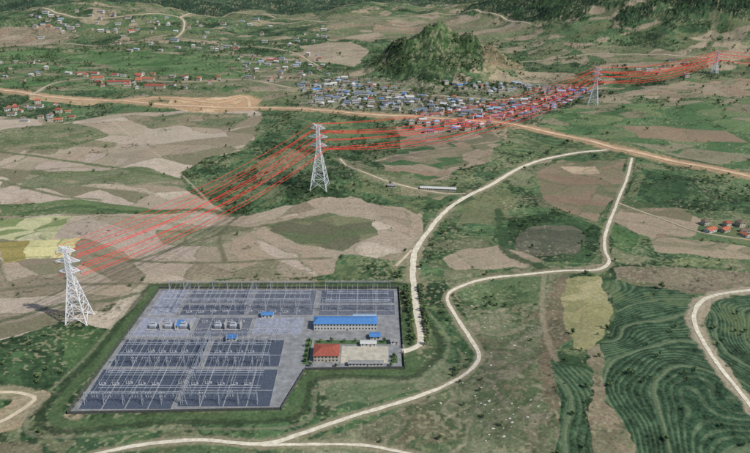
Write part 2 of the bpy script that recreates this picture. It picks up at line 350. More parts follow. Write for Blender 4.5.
road('dirt_path',[(-20,430),(8,418),(30,404),(34,397),(12,392),(-20,394)],3.4,M_path,vw=6)
verge(catmull(PL([(110,120),(150,150),(185,178),(212,206)]),8),1.2,(160,148,126),1.5,jit=.7,strength=.6)
verge(catmull(PL([(545,272),(542,300),(545,330),(556,360)]),8),1.8,(140,128,106),2,jit=.9,strength=.6)
for ln,c,w in [([(20,214),(80,206),(130,212),(200,210),(236,216)],(66,86,56),3.5),([(0,152),(60,160),(120,168),(184,180)],(80,92,62),2.5),
               ([(95,255),(160,262),(240,262),(330,258)],(98,98,76),1.6),([(0,290),(70,284),(150,284)],(100,98,78),1.6),
               ([(130,262),(200,240),(262,226),(330,214)],(94,94,72),1.6),([(0,322),(60,305),(110,300),(150,290)],(86,92,68),2.5),
               ([(0,180),(60,196),(100,200)],(90,95,68),2),([(240,215),(220,235),(225,262)],(94,94,72),1.6),
               ([(398,124),(440,124),(500,128)],(56,73,48),6),([(498,210),(506,250),(540,266)],(50,69,46),4),
               ([(418,185),(470,196),(450,206)],(56,73,48),4)]:
    verge(catmull(PL(ln),8),w,c,3,jit=.9)
# substation embankment: grass slope, drainage ditch
ring=catmull([(-236,613),(-110,614),(32,612),(32,540),(32,466),(20,460),(-52,458),(-70,408),(-160,404),(-248,402),(-242,500),(-236,613)],8)
verge(ring,4,(70,88,58),2.5,jit=.2)
verge(catmull([(-243,617),(-110,619),(37,617),(40,575),(53,540),(60,512),(57,486),(40,464),(27,454),(-48,452),(-64,403),(-160,398),(-256,395),(-250,500),(-243,617)],8),1.7,(48,59,42),2.4,jit=.8,strength=.75)
verge(catmull([(-247,622),(-110,624),(42,622),(47,578),(61,540),(68,512),(63,482),(45,459),(30,448),(-43,446),(-58,396),(-160,391),(-264,388),(-256,500),(-247,622)],8),.8,(120,118,97),1.6,jit=.9,strength=.5)

# ------------------------------------------------------------ terrain mesh
COL=np.clip(COL,.004,.9)
Zb=Z+BUMP
nv=NR*NCc
me=bpy.data.meshes.new('terrain'); me.vertices.add(nv)
co=np.stack([X,Y,Zb],-1).astype(np.float32).reshape(-1); me.vertices.foreach_set('co',co)
ii=np.arange(nv,dtype=np.int32).reshape(NR,NCc)
q=np.stack([ii[:-1,:-1],ii[:-1,1:],ii[1:,1:],ii[1:,:-1]],-1).reshape(-1,4); nf=len(q)
me.loops.add(nf*4); me.polygons.add(nf); me.loops.foreach_set('vertex_index',q.reshape(-1))
me.polygons.foreach_set('loop_start',np.arange(nf,dtype=np.int32)*4)
me.polygons.foreach_set('use_smooth',np.ones(nf,bool))
me.update(calc_edges=True)
at=me.attributes.new('Col','FLOAT_COLOR','POINT')
at.data.foreach_set('color',np.concatenate([COL.reshape(-1,3),np.ones((nv,1))],1).astype(np.float32).reshape(-1))
terrain=newobj('terrain',me)
m=bpy.data.materials.new('terrain_ground'); m.use_nodes=True; N=m.node_tree.nodes; L=m.node_tree.links
b=N['Principled BSDF']; b.inputs['Roughness'].default_value=.95; b.inputs['Specular IOR Level'].default_value=.08
a=N.new('ShaderNodeAttribute'); a.attribute_name='Col'; g=N.new('ShaderNodeNewGeometry')
n1=N.new('ShaderNodeTexNoise'); n1.inputs['Scale'].default_value=.35; n1.inputs['Detail'].default_value=8; n1.inputs['Roughness'].default_value=.8
L.new(g.outputs['Position'],n1.inputs['Vector'])
mr=N.new('ShaderNodeMapRange'); mr.inputs[1].default_value=.3; mr.inputs[2].default_value=.7; mr.inputs[3].default_value=.62; mr.inputs[4].default_value=1.38
L.new(n1.outputs['Fac'],mr.inputs[0])
vm=N.new('ShaderNodeVectorMath'); vm.operation='SCALE'; L.new(a.outputs['Color'],vm.inputs[0]); L.new(mr.outputs[0],vm.inputs['Scale'])
L.new(vm.outputs[0],b.inputs['Base Color'])
bp=N.new('ShaderNodeBump'); bp.inputs['Strength'].default_value=.45; bp.inputs['Distance'].default_value=.7
L.new(n1.outputs['Fac'],bp.inputs['Height']); L.new(bp.outputs['Normal'],b.inputs['Normal'])
me.materials.append(m)

# ------------------------------------------------------------ mesh builder
class MB:
    def __init__(s): s.v=[];s.f=[];s.m=[]
    def quadbox(s,P8,mi):
        o=len(s.v); s.v+=P8
        for f in [(0,3,2,1),(4,5,6,7),(0,1,5,4),(1,2,6,5),(2,3,7,6),(3,0,4,7)]: s.f.append(tuple(o+k for k in f)); s.m.append(mi)
    def box(s,cx,cy,z0,w,d,h,mi=0,rot=0.):
        c,sn=math.cos(rot),math.sin(rot); p=[]
        for zz in (z0,z0+h):
            for a,b in ((-1,-1),(1,-1),(1,1),(-1,1)):
                x=a*w/2;y=b*d/2; p.append((cx+x*c-y*sn,cy+x*sn+y*c,zz))
        s.quadbox(p,mi)
    def beam(s,p,q,t,mi=0,t2=None):
        p=np.array(p,float);q=np.array(q,float); d=q-p; l=np.linalg.norm(d)
        if l<1e-6: return
        d/=l; up=np.array([0,0,1.]) if abs(d[2])<.9 else np.array([1.,0,0])
        a=np.cross(d,up); a/=np.linalg.norm(a); b=np.cross(d,a); t2=t2 or t
        P8=[tuple(p+(a*i+b*j)*t/2) for i,j in ((-1,-1),(1,-1),(1,1),(-1,1))]+[tuple(q+(a*i+b*j)*t2/2) for i,j in ((-1,-1),(1,-1),(1,1),(-1,1))]
        s.quadbox(P8,mi)
    def cyl(s,cx,cy,z0,r,h,mi=0,n=8,r2=None):
        o=len(s.v); r2=r if r2 is None else r2
        for k in range(n): t=2*math.pi*k/n; s.v.append((cx+r*math.cos(t),cy+r*math.sin(t),z0))
        for k in range(n): t=2*math.pi*k/n; s.v.append((cx+r2*math.cos(t),cy+r2*math.sin(t),z0+h))
        for k in range(n): j=(k+1)%n; s.f.append((o+k,o+j,o+n+j,o+n+k)); s.m.append(mi)
        s.f.append(tuple(o+n+k for k in range(n))); s.m.append(mi)
    def face(s,pts,mi=0):
        o=len(s.v); s.v+=[tuple(p) for p in pts]; s.f.append(tuple(range(o,o+len(pts)))); s.m.append(mi)
    def mesh(s,name,mats):
        me=bpy.data.meshes.new(name); me.from_pydata(s.v,[],s.f)
        for x in mats: me.materials.append(x)
        me.polygons.foreach_set('material_index',np.array(s.m,dtype=np.int32)); me.update(); return me

M_steel=mat('galvanised_steel',(216,217,220),rough=.5,na=.08)
M_sub=mat('substation_steel',(156,160,168),rough=.5,na=.12)
M_white=mat('light_grey_paint',(174,178,185),rough=.6,na=.08)
M_porc=mat('grey_porcelain',(110,110,117),rough=.4,na=.1)
M_red=mat('red_conductor',(224,30,40),rough=.6,na=.05)
M_dark=mat('dark_glass',(40,46,54),rough=.25,na=.1)

# ------------------------------------------------------------ pylons
def pylon(u,v,ht,rot,base=.25):
    x,y,z=P(u,v); mb=MB(); arms=[(.66,.125),(.79,.145),(.92,.115)]
    def hw(t):
        return ht*(base/2*(1-t/.6)+.030*(t/.6)) if t<.6 else ht*(.030-.012*(t-.6)/.4)
    lv=[0,.17,.31,.42,.51,.58,.64,.69,.74,.79,.84,.89,.94,.98]
    cr=[(-1,-1),(1,-1),(1,1),(-1,1)]
    def c(t,k): h=hw(t); return (cr[k][0]*h,cr[k][1]*h,t*ht)
    for a,b2 in zip(lv[:-1],lv[1:]):
        for k in range(4):
            j=(k+1)%4
            mb.beam(c(a,k),c(b2,k),.75 if a<.5 else .55)
            tb=.32
            mb.beam(c(a,k),c(b2,j),tb); mb.beam(c(a,j),c(b2,k),tb); mb.beam(c(b2,k),c(b2,j),tb)
            if a<.3:
                m1=[(c(a,k)[i]+c(b2,k)[i])/2 for i in range(3)]; m2=[(c(a,j)[i]+c(b2,j)[i])/2 for i in range(3)]
                mb.beam(m1,m2,.3)
    att=[]
    for t,L_ in arms:
        for sgn in (-1,1):
            tip=(sgn*L_*ht,0,(t+.012)*ht); h=hw(t)
            for k in (-1,1):
                mb.beam((sgn*h,k*h,t*ht),tip,.45); mb.beam((sgn*h,k*h,(t+.055)*ht),tip,.45)
                mp=(sgn*(h+L_*ht)/2,k*h/2,(t+.006)*ht); mq=(sgn*(h+L_*ht)/2,k*h/2,(t+.034)*ht)
                mb.beam(mp,mq,.3); mb.beam((sgn*h,k*h,(t+.055)*ht),mp,.3)
            mb.cyl(tip[0],0,(t+.012)*ht-.045*ht,.35,.045*ht,1,6)
            att.append((tip[0],0,(t+.012)*ht-.045*ht))
    for sgn in (-1,1):
        tip=(sgn*.07*ht,0,1.0*ht); h=hw(.98)
        for k in (-1,1): mb.beam((sgn*h,k*h,.98*ht),tip,.4); mb.beam((sgn*h,k*h,.94*ht),tip,.4)
        att.append(tip)
    for k in range(4): mb.box(cr[k][0]*hw(0),cr[k][1]*hw(0),-1.5,2.2,2.2,2.,2)
    o=newobj('transmission_tower',mb.mesh('transmission_tower',[M_steel,M_porc,M_pale])); o.location=(x,y,z+.3); o.rotation_euler=(0,0,rot)
    c_,s_=math.cos(rot),math.sin(rot)
    return [np.array((x+p[0]*c_-p[1]*s_,y+p[0]*s_+p[1]*c_,z+.3+p[2])) for p in att]
def th(u,v,vt):
    x,y,z=P(u,v); b=(vt-226.5)/F; t=y/(CP-b*SP); return HC-t*(SP+b*CP)-z
spec=[(80,320,246,.05),(320,188,124,-.15),(593,105,67,-.45),(714,74,51,-.9),(880,72,48,-1.0)]
A=[pylon(u,v,max(40,th(u,v,vt)),r) for u,v,vt,r in spec]
SAG=[14,34,18,16]
mb=MB()
def wire(p,q,sag,r=.21):
    n=36; pts=[]
    for i in range(n+1):
        t=i/n; w=p+(q-p)*t; w=w.copy(); w[2]-=4*sag*t*(1-t); pts.append(w)
    for a,b2 in zip(pts[:-1],pts[1:]): mb.beam(a,b2,r*2)
for i in range(4):
    for j in range(8):
        p,q_=A[i][j],A[i+1][j]; r=.10+.00010*(p[1]+q_[1])/2
        wire(p,q_,SAG[i]*([1,1,1.06,.97,1.03,1.1,.8,.8][j]),r*(1 if j<6 else .7))
        if j in (0,1,4,5): wire(p-np.array([0,0,1.6]),q_-np.array([0,0,1.6]),SAG[i]*1.2,r*.8)
newobj('power_line_conductors',mb.mesh('power_line_conductors',[M_red]))

# ------------------------------------------------------------ substation
def sheet(name,pts,z,m):
    mb=MB(); mb.face([(a,b,z) for a,b in pts],0); return newobj(name,mb.mesh(name,[m]))
def rect(x0,x1,y0,y1): return [(x0,y0),(x1,y0),(x1,y1),(x0,y1)]
M_con=mat('yard_concrete',(120,121,121),ns=.15,na=.3)
M_slate=mat('slate_gravel',(66,74,86),ns=.5,na=.3)
M_slate2=mat('slate_gravel_light',(78,84,96),ns=.4,na=.3)
M_grav=mat('grey_gravel',(88,92,101),ns=.35,na=.3)
M_lav=mat('light_gravel',(130,133,144),ns=.3,na=.28)
M_plaza=mat('plaza_paving',(162,156,141),ns=.2,na=.22)
M_lawn=mat('lawn',(70,91,60),ns=.5,na=.3)
M_kerb=mat('kerb_concrete',(150,150,147),na=.15)
M_trench=mat('cable_trench_cover',(128,130,132),na=.15)
LP=[(-229,607),(24,607),(24,468),(-62,466),(-76,414),(-240,409)]
sub=bpy.data.objects.new('substation_yard',None); bpy.context.scene.collection.objects.link(sub)
def S(name,pts,z,m): o=sheet(name,pts,z,m); o.parent=sub; return o
S('concrete_pad',LP,.30,M_con)
for i,(r,m_) in enumerate([((-224,-198,554,604),M_lav),((-194,-130,578,604),M_grav),((-194,-130,554,574),M_slate2),((-126,-62,554,604),M_grav),((-56,20,578,604),M_slate2),((-56,20,554,574),M_grav),((-228,-176,516,549),M_lav),((-172,-120,516,549),M_grav),((-116,-70,520,549),M_lav),
        ((-231,-154,469,510),M_slate),((-149,-84,469,510),M_slate),((-235,-162,413,465),M_slate),((-158,-84,416,465),M_slate),((-30,12,474,500),M_plaza),((-64,-58,472,512),M_lawn),((14,20,474,486),M_lawn),((-56,12,503,510),M_lawn)]):
    S('gravel_bay',rect(*r),.345,m_)
    mb=MB(); x0,x1,y0,y1=r
    mb.box((x0+x1)/2,y0-.15,.3,x1-x0+.6,.3,.16); mb.box((x0+x1)/2,y1+.15,.3,x1-x0+.6,.3,.16); mb.box(x0-.15,(y0+y1)/2,.3,.3,y1-y0,.16); mb.box(x1+.15,(y0+y1)/2,.3,.3,y1-y0,.16)
    if m_ not in (M_plaza,M_lawn) and x1-x0>30:
        for k in range(1,4):
            mb.box(x0+(x1-x0)*k/4,(y0+y1)/2,.3,.9,y1-y0-.4,.14,1)
        mb.box((x0+x1)/2,y0+(y1-y0)*.42,.3,x1-x0-.4,.9,.17,1)
    o=newobj('kerb',mb.mesh('kerb',[M_kerb,M_trench])); o.parent=sub
# perimeter wall with an opening for the gate on the east side
mb=MB(); WL=[(a+(1.5 if a>-100 else -1.5),b+(1.5 if b>500 else -1.5)) for a,b in LP]
GY0,GY1=488,498; ge=WL[1][0]
segs=[(WL[0],WL[1]),(WL[1],(ge,GY1)),((ge,GY0),WL[2])]+list(zip(WL[2:],WL[3:]+WL[:1]))
for (a,b),(c,d) in segs:
    L_=math.hypot(c-a,d-b); r=math.atan2(d-b,c-a); mb.box((a+c)/2,(b+d)/2,-.5,L_,.3,3.1,0,r)
    n=max(1,int(L_/6))
    for k in range(n+1): mb.box(a+(c-a)*k/n,b+(d-b)*k/n,-.5,.5,.5,3.3,1)
newobj('perimeter_wall',mb.mesh('perimeter_wall',[mat('wall_render',(74,76,71),na=.2),mat('wall_post',(98,98,95))]))
mb=MB()
for yy in (GY0+.7,GY1-.7): mb.box(ge,yy,-.2,.9,.9,3.6,1); mb.box(ge,yy,3.4,1.2,1.2,.25,1)
for zz in (.7,2.3): mb.box(ge,(GY0+GY1)/2,zz,.1,GY1-GY0-2.4,.12,0)
for k in range(18): mb.box(ge,GY0+1.4+k*.43,.4,.07,.07,2.3,0)
newobj('entrance_gate',mb.mesh('entrance_gate',[M_sub,M_kerb]))

def gantry(x0,x1,y,h,bays,name='switchyard_gantry',t=.32,axis=0):
    mb=MB(); n=bays; w=(x1-x0)/n
    def p(a,b,c): return (a,b,c) if axis==0 else (b,a,c)
    for k in range(n+1):
        x=x0+k*w
        for sgn in (-1,1):
            mb.beam(p(x-.0,y+sgn*1.8,.3),p(x,y+sgn*.3,h),t)
        mb.beam(p(x,y-1.1,h*.4),p(x,y+1.1,h*.4),t*.6); mb.beam(p(x,y,h),p(x,y,h+3.2),t*.6,0,.1)
        if k<n:
            for dy,dz in ((-.6,0),(.6,0),(0,-1.1)): mb.beam(p(x,y+dy,h+dz),p(x+w,y+dy,h+dz),t*.5)
            m_=int(w/2.2)
            for j in range(m_):
                xa=x+w*j/m_; xb=x+w*(j+.5)/m_; xc=x+w*(j+1)/m_
                mb.beam(p(xa,y-.6,h),p(xb,y,h-1.1),t*.3); mb.beam(p(xb,y,h-1.1),p(xc,y+.6,h),t*.3)
            for j in (.2,.5,.8):
                mb.beam(p(x+w*j,y,h-1.1),p(x+w*j,y-.9,h-3.4),.22,1)
    return newobj(name,mb.mesh(name,[M_sub,M_porc]))
for a,b,y in [(-216,-64,600),(-216,-64,564),(-52,16,600),(-52,16,562)]: gantry(a,b,y,13,int((b-a)/15))
for a,b,y in [(-226,-92,507),(-226,-92,472),(-232,-94,420)]: gantry(a,b,y,11,int((b-a)/14))
for x,ya,yb in [(-196,556,602),(-128,556,602),(-152,418,508)]: gantry(ya,yb,x,12,int((yb-ya)/14),axis=1)
mb=MB()
for (a,b,ya,yb,h) in [(-216,-64,600,564,13),(-52,16,600,562,13),(-226,-92,507,472,11),(-230,-94,472,420,11)]:
    n=int((b-a)/5)
    for k in range(n):
        if k%4==3: continue
        x=a+2.5+k*(b-a)/n; N_=6; pr=None
        for i in range(N_+1):
            t=i/N_; cur=(x,ya+(yb-ya)*t,h-3.2-4*1.6*t*(1-t))
            if pr: mb.beam(pr,cur,.12)
            pr=cur
for y in (592,589,586,576,573): mb.beam((-214,y,6.5),(-66,y,6.5),.24)
for y in (590,586,574,570): mb.beam((-50,y,6.5),(14,y,6.5),.24)
for y in (498,495,482,479,456,453,450,436,433): mb.beam((-226,y,5.8),(-94,y,5.8),.24)
newobj('busbar',mb.mesh('busbar',[M_white]))
def equip(kind):
    mb=MB()
    if kind==0:
        mb.box(0,0,.3,5.2,1.2,.3,2)
        for x in (-2,0,2):
            mb.beam((x,-.4,.6),(x,-.4,2.2),.18); mb.beam((x,.4,.6),(x,.4,2.2),.18); mb.box(x,0,2.2,.7,.9,.3)
            mb.cyl(x,0,2.5,.2,1.9,1,8); mb.cyl(x,0,4.4,.26,.2,0,8); mb.cyl(x,0,4.6,.18,1.3,1,8)
        mb.box(2.9,0,.6,.8,.9,1.5)
    elif kind==1:
        for x in (-2,0,2):
            for y in (-1.4,1.4):
                mb.beam((x,y,.3),(x,y,2.4),.2); mb.cyl(x,y,2.55,.17,1.6,1,8)
            mb.beam((x,-1.4,4.2),(x,1.4,4.2),.12)
        mb.box(0,-1.4,2.4,5,.22,.15); mb.box(0,1.4,2.4,5,.22,.15)
    else:
        for x in (-2,0,2):
            mb.box(x,0,.3,.9,.9,.3,2); mb.beam((x,0,.6),(x,0,2.4),.3); mb.cyl(x,0,2.4,.22,2.2,1,8); mb.cyl(x,0,4.6,.36,.5,0,10,.25)
    return mb.mesh(['circuit_breaker','disconnect_switch','current_transformer'][kind],[M_white,M_porc,M_kerb])
EQ=[equip(k) for k in range(3)]; EN=['circuit_breaker','disconnect_switch','current_transformer']
def putrow(a,b,y,k,st=11):
    x=a
    while x<b:
        if random.random()<.82:
            o=newobj(EN[k],EQ[k]); o.location=(x,y+random.choice([0,0,0,1.2]),.05)
        x+=st
for y,k in ((597,2),(582,0),(570,1),(559,0)): putrow(-210,-66,y,k,12)
for y,k in ((595,1),(582,0),(566,2)): putrow(-48,16,y,k,12)
for y,k in ((503,1),(490,0),(476,2)): putrow(-222,-156,y,k,10); putrow(-142,-92,y,k,10)
for y,k in ((461,1),(444,0),(428,2)): putrow(-228,-96,y,k,11)
def transformer():
    mb=MB()
    mb.box(0,0,.3,11,8,.35,2); mb.box(0,0,.9,6,3.2,3.6)
    for s in (-1,1):
        for k in range(8): mb.box(-2.6+k*.75,s*2.4,1.1,.18,1.3,3.)
        mb.box(0,s*1.85,4.1,5.8,.5,.2)
    mb.beam((-2.6,.9,5.7),(2.4,.9,5.7),1.1); mb.beam((-2,.9,4.5),(-2,.9,5.3),.3); mb.beam((2,.9,4.5),(2,.9,5.3),.3)
    for x in (-1.8,0,1.8): mb.cyl(x,-.6,4.5,.3,2.6,1,8,.14)
    for x in (-1,.3,1.6): mb.cyl(x,1.5,4.5,.18,1.1,1,8,.1)
    mb.box(3.6,0,.9,.8,1.4,2.)
    return mb.mesh('power_transformer',[M_white,M_porc,M_kerb])
TM=transformer(); FW=MB(); FW.box(0,0,.3,.4,9,6.5); FW.box(0,0,6.8,.7,9.3,.15); FWm=FW.mesh('fire_wall',[M_kerb])
for i in (0,1,2,4,5):
    x=-212+i*14.5+(4 if i>3 else 0); o=newobj('power_transformer',TM); o.location=(x,531,.05)
    o=newobj('fire_wall',FWm); o.location=(x+7.2,531,.05)
putrow(-214,-118,541,0,12); putrow(-214,-80,521,2,12); putrow(-108,-74,541,1,10)

# buildings
M_blue=mat('blue_metal_roof',(72,116,166),rough=.5,na=.16); M_bluew=mat('light_blue_roof',(136,156,174),rough=.5,na=.12)
M_redr=mat('red_tile_roof',(138,74,60),na=.22,ns=.8); M_orr=mat('orange_tile_roof',(158,92,68),na=.2); M_greyr=mat('grey_sheet_roof',(128,127,125),na=.2,ns=.5)
M_whr=mat('white_sheet_roof',(174,174,170),na=.16); M_brn=mat('brown_thatch_roof',(106,92,77),na=.2); M_blg=mat('slate_blue_roof',(98,109,123),na=.15)
M_wall=mat('cream_render',(176,168,151),na=.12,ns=.5); M_wall2=mat('white_render',(190,188,182),na=.1)
def bld(w,d,h,rh,roof,wall,storeys=1,hip=0.,ov=.7,z0=.25,winx=3.):
    mb=MB(); mb.box(0,0,z0-1,w,d,h+1,0)
    for s in range(storeys):
        zb=z0+s*h/storeys+h/storeys*.35; wh=h/storeys*.42; n=max(1,int(w/winx))
        for k in range(n):
            x=-w/2+(k+.5)*w/n
            for sg in (-1,1):
                if s==0 and k==n//2 and sg==-1: mb.box(x,sg*(d/2+.03),z0,1.3,.1,2.2,3)
                else:
                    mb.box(x,sg*(d/2+.02),zb,1.4,.08,wh,2); mb.box(x,sg*(d/2+.09),zb-.15,1.7,.16,.13,0)
        for k in range(max(1,int(d/4))):
            y=-d/2+(k+.5)*d/max(1,int(d/4))
            for sg in (-1,1): mb.box(sg*(w/2+.02),y,zb,.08,1.2,wh,2)
    W2=w/2+ov; D2=d/2+ov; zt=z0+h; rx=W2-hip*D2
    a=[(-W2,-D2,zt),(W2,-D2,zt),(W2,D2,zt),(-W2,D2,zt)]; r=[(-rx,0,zt+rh),(rx,0,zt+rh)]
    mb.face([a[0],a[1],r[1],r[0]],1); mb.face([a[2],a[3],r[0],r[1]],1); mb.face([a[1],a[2],r[1]],1 if hip else 0); mb.face([a[3],a[0],r[0]],1 if hip else 0)
    u=[(p[0],p[1],zt-.12) for p in a]; mb.face(u[::-1],0)
    for k in range(4): mb.face([u[k],u[(k+1)%4],a[(k+1)%4],a[k]],1)
    mb.box(0,0,zt+rh-.12,2*rx,.4,.22,1)
    return mb.mesh('building',[wall,roof,M_dark,M_brn])
def put(name,me,x,y,rot=0,z=None):
    me.name=name; o=newobj(name,me); o.location=(x,y,float(height(x,y)) if z is None else z); o.rotation_euler=(0,0,rot); return o
put('control_building',bld(60,13,7.5,2.4,M_blue,M_wall2,2,hip=.6),-28,533,0,.1)
put('control_building',bld(22,7,4,1.2,M_bluew,M_wall2,1),-10,546,0,.1)
put('relay_house',bld(11,6,3.6,1.,M_blue,M_wall2),-106,551.5,0,.1)
put('relay_house',bld(9,6,3.6,1.,M_blue,M_wall2),-133,511,0,.1)
put('relay_house',bld(7,10,3.6,1.,M_blue,M_wall2),-188,534,0,.1)
put('relay_house',bld(9,7,3.6,1.,M_blue,M_wall2),0,514,0,.1)
put('guard_house',bld(7,6,3.5,1.,M_greyr,M_wall2),18,506,0,.1)
put('office_building',bld(22,18,6.5,3.4,M_redr,M_wall,2,hip=.8),-43,485,0,.1)
put('garage',bld(14,5,3.4,.8,M_whr,M_wall2),-6,502,0,.1)
put('storage_shed',bld(30,4,3.2,.7,M_greyr,M_wall2),-8,471.5,0,.1)

random.seed(3)
RO=[M_blue,M_bluew,M_redr,M_orr,M_greyr,M_whr,M_brn,M_blg]
HM={}
for i,r in enumerate(RO):
    HM[i]=[bld(12,8,3.6,2.2,r,M_wall,1),bld(16,9,3.8,2.4,r,M_wall2,1),bld(10,9,6.6,2.2,r,M_wall,2,hip=.7)]
    for k in HM[i]: k.name='village_house'
def rdist(x,y):
    return min(float(np.min(np.hypot(l[:,0]-x,l[:,1]-y)))-w/2 for l,w in ALLR)
placed=[]
def cluster(poly,n,wts,rot=0,sc=1.,mind=15,name='village_house'):
    poly=np.array(poly,float); (u0,v0),(u1,v1)=poly.min(0),poly.max(0); k=0; tries=0
    while k<n and tries<n*12:
        tries+=1; u=random.uniform(u0,u1); v=random.uniform(v0,v1); s=False
        for (ax,ay),(bx,by) in zip(poly,np.roll(poly,-1,0)):
            if (ay>v)!=(by>v) and u<(bx-ax)*(v-ay)/(by-ay)+ax: s=not s
        if not s: continue
        x,y,z=P(u,v)
        if any(abs(x-a)<mind and abs(y-b)<mind and math.hypot(x-a,y-b)<mind for a,b in placed): continue
        rd=rdist(x,y)
        if rd<8: continue
        r=random.choices(range(8),wts)[0]; me_=random.choice(HM[r])
        o=newobj(name,me_); o.location=(x,y,z); o.rotation_euler=(0,0,rot+random.choice([0,0,math.pi/2])+random.gauss(0,.2))
        q=sc*random.uniform(.7,1.15); o.scale=(q,q,q); placed.append((x,y)); k+=1
allw=[1,3,2,1,10,4,9,6]; redw=[0,0,5,6,1,1,3,0]
cluster([(375,98),(430,96),(500,104),(560,88),(600,90),(560,108),(520,122),(470,122),(400,112)],190,[1,4,3,1,9,5,8,7],-.2,1.0,13)
cluster([(300,84),(345,78),(400,90),(430,98),(380,110),(310,106)],100,allw,0,1.05,13)
cluster([(410,118),(500,124),(470,130),(430,134),(405,128)],26,[1,3,7,3,3,4,2,2],0,1.05,13)
cluster([(440,84),(520,84),(560,90),(480,94)],36,allw,0,1.05,13)
cluster([(235,56),(320,54),(330,78),(250,84)],46,allw,0,1.1,18)
cluster([(110,14),(240,20),(240,52),(120,52)],44,[0,2,2,1,8,3,6,3],0,1.3,26)
cluster([(30,14),(110,10),(110,34),(40,40)],28,allw,0,1.4,30)
cluster([(240,18),(330,24),(320,50),(250,50)],16,allw,0,1.3,26)
cluster([(0,104),(60,103),(75,120),(30,124),(0,116)],20,redw,.1,1.1)
cluster([(60,70),(130,72),(240,78),(240,90),(100,90)],30,[0,1,6,5,5,3,4,1],0,1.15)
cluster([(702,224),(750,222),(752,240),(706,240)],7,redw,.2,1.)
cluster([(0,60),(60,62),(60,84),(0,82)],12,allw,0,1.1,20)
cluster([(600,58),(700,60),(700,80),(620,80)],8,allw,0,1.2,25)
for (u,v,w,d,r,ro) in [(118,84,62,12,M_redr,.05),(155,88,50,12,M_redr,-.05),(98,80,30,12,M_orr,.2),(272,62,34,13,M_redr,0),(146,81,44,11,M_orr,0)]:
    x,y,z=P(u,v); put('school_building',bld(w,d,6.5,3,r,M_wall,2,hip=.4),x,y,ro)
x,y,z=P(438,190); put('farm_shed',bld(52,8,3.4,1.4,M_whr,M_wall),x,y,-.12)
x,y,z=P(392,187); put('farm_shed',bld(12,8,3.4,1.4,M_greyr,M_wall),x,y,-.1)

# ------------------------------------------------------------ boulders
mb=MB()
for k in range(90):
    u=random.choice([(505,350),(500,415),(470,395),(520,405),(465,300),(530,330)]); x,y,z=P(u[0]+random.gauss(0,20),u[1]+random.gauss(0,15))
    if rdist(x,y)<3: continue
    r=random.choice([.35,.4,.5,.6,.9]); o=len(mb.v); n=7
    for ring_,(zz,rr) in enumerate(((-.3,1),(.25,.85),(.5,.4))):
        for i in range(n):
            t=2*math.pi*i/n; q_=r*rr*random.uniform(.6,1.4); mb.v.append((x+q_*math.cos(t)*1.6,y+q_*math.sin(t),z+zz*r))
    for ring_ in range(2):
        for i in range(n): j=(i+1)%n; mb.f.append((o+ring_*n+i,o+ring_*n+j,o+ring_*n+n+j,o+ring_*n+n+i)); mb.m.append(0)
    mb.f.append(tuple(o+2*n+i for i in range(n))); mb.m.append(0)
newobj('limestone_boulders',mb.mesh('limestone_boulders',[mat('limestone',(180,176,163),na=.25)]))

# ------------------------------------------------------------ trees
def leafmat(name,c1,c2):
    m=bpy.data.materials.new(name); m.use_nodes=True; N=m.node_tree.nodes; L=m.node_tree.links; b=N['Principled BSDF']
    b.inputs['Roughness'].default_value=.8; b.inputs['Specular IOR Level'].default_value=.15
    oi=N.new('ShaderNodeObjectInfo'); g=N.new('ShaderNodeNewGeometry'); n=N.new('ShaderNodeTexNoise'); n.inputs['Scale'].default_value=.7
    L.new(g.outputs['Position'],n.inputs['Vector'])
    ad=N.new('ShaderNodeMath'); ad.operation='ADD'; L.new(oi.outputs['Random'],ad.inputs[0]); L.new(n.outputs['Fac'],ad.inputs[1])
    md=N.new('ShaderNodeMath'); md.operation='MULTIPLY'; md.inputs[1].default_value=.5; L.new(ad.outputs[0],md.inputs[0])
    r=N.new('ShaderNodeValToRGB'); r.color_ramp.elements[0].position=.2; r.color_ramp.elements[1].position=.8
    r.color_ramp.elements[0].color=(*lin(c1),1); r.color_ramp.elements[1].color=(*lin(c2),1)
    L.new(md.outputs[0],r.inputs['Fac']); L.new(r.outputs['Color'],b.inputs['Base Color']); return m
M_leaf=leafmat('leaves',(56,78,48),(102,120,76)); M_bark=mat('bark',(92,80,66),na=.2)
def tree_mesh(seed,nl=95):
    R=np.random.default_rng(seed); mb=MB()
    mb.beam((0,0,-.05),(.02,.01,.42),.07,1,.035)
    lobes=[(R.uniform(-.22,.22),R.uniform(-.22,.22),R.uniform(.38,.74),R.uniform(.18,.28)) for _ in range(6)]
    for l in lobes[:4]: mb.beam((.01,0,.3),(l[0],l[1],l[2]),.03,1,.012)
    for k in range(nl):
        l=lobes[k%6]; d=R.normal(size=3); d/=np.linalg.norm(d); p=np.array(l[:3])+d*l[3]*R.uniform(.6,1.1)
        nr=d+R.normal(size=3)*.5; nr/=np.linalg.norm(nr); a=np.cross(nr,[.3,.2,.9]); a/=np.linalg.norm(a)+1e-9; b=np.cross(nr,a); s=R.uniform(.06,.12)
        mb.face([p-a*s,p-b*s*.8,p+a*s*1.1,p+b*s],0)
    return mb.mesh('tree',[M_leaf,M_bark])
TR=[tree_mesh(k) for k in range(5)]
for k in range(46):
    s=k//2; y=504+s*4.8+random.uniform(-1,1)
    l=ALLR[2][0]; i=int(np.argmin(np.abs(l[:,1]-y))); x=l[i,0]+(-7 if k%2 else 7)+random.uniform(-1,1)
    if x<28: continue
    o=newobj('roadside_tree',random.choice(TR)); o.location=(x,y,float(height(x,y))); q=random.uniform(4.5,8.5); o.scale=(q,q,q); o.rotation_euler=(0,0,random.uniform(0,6))
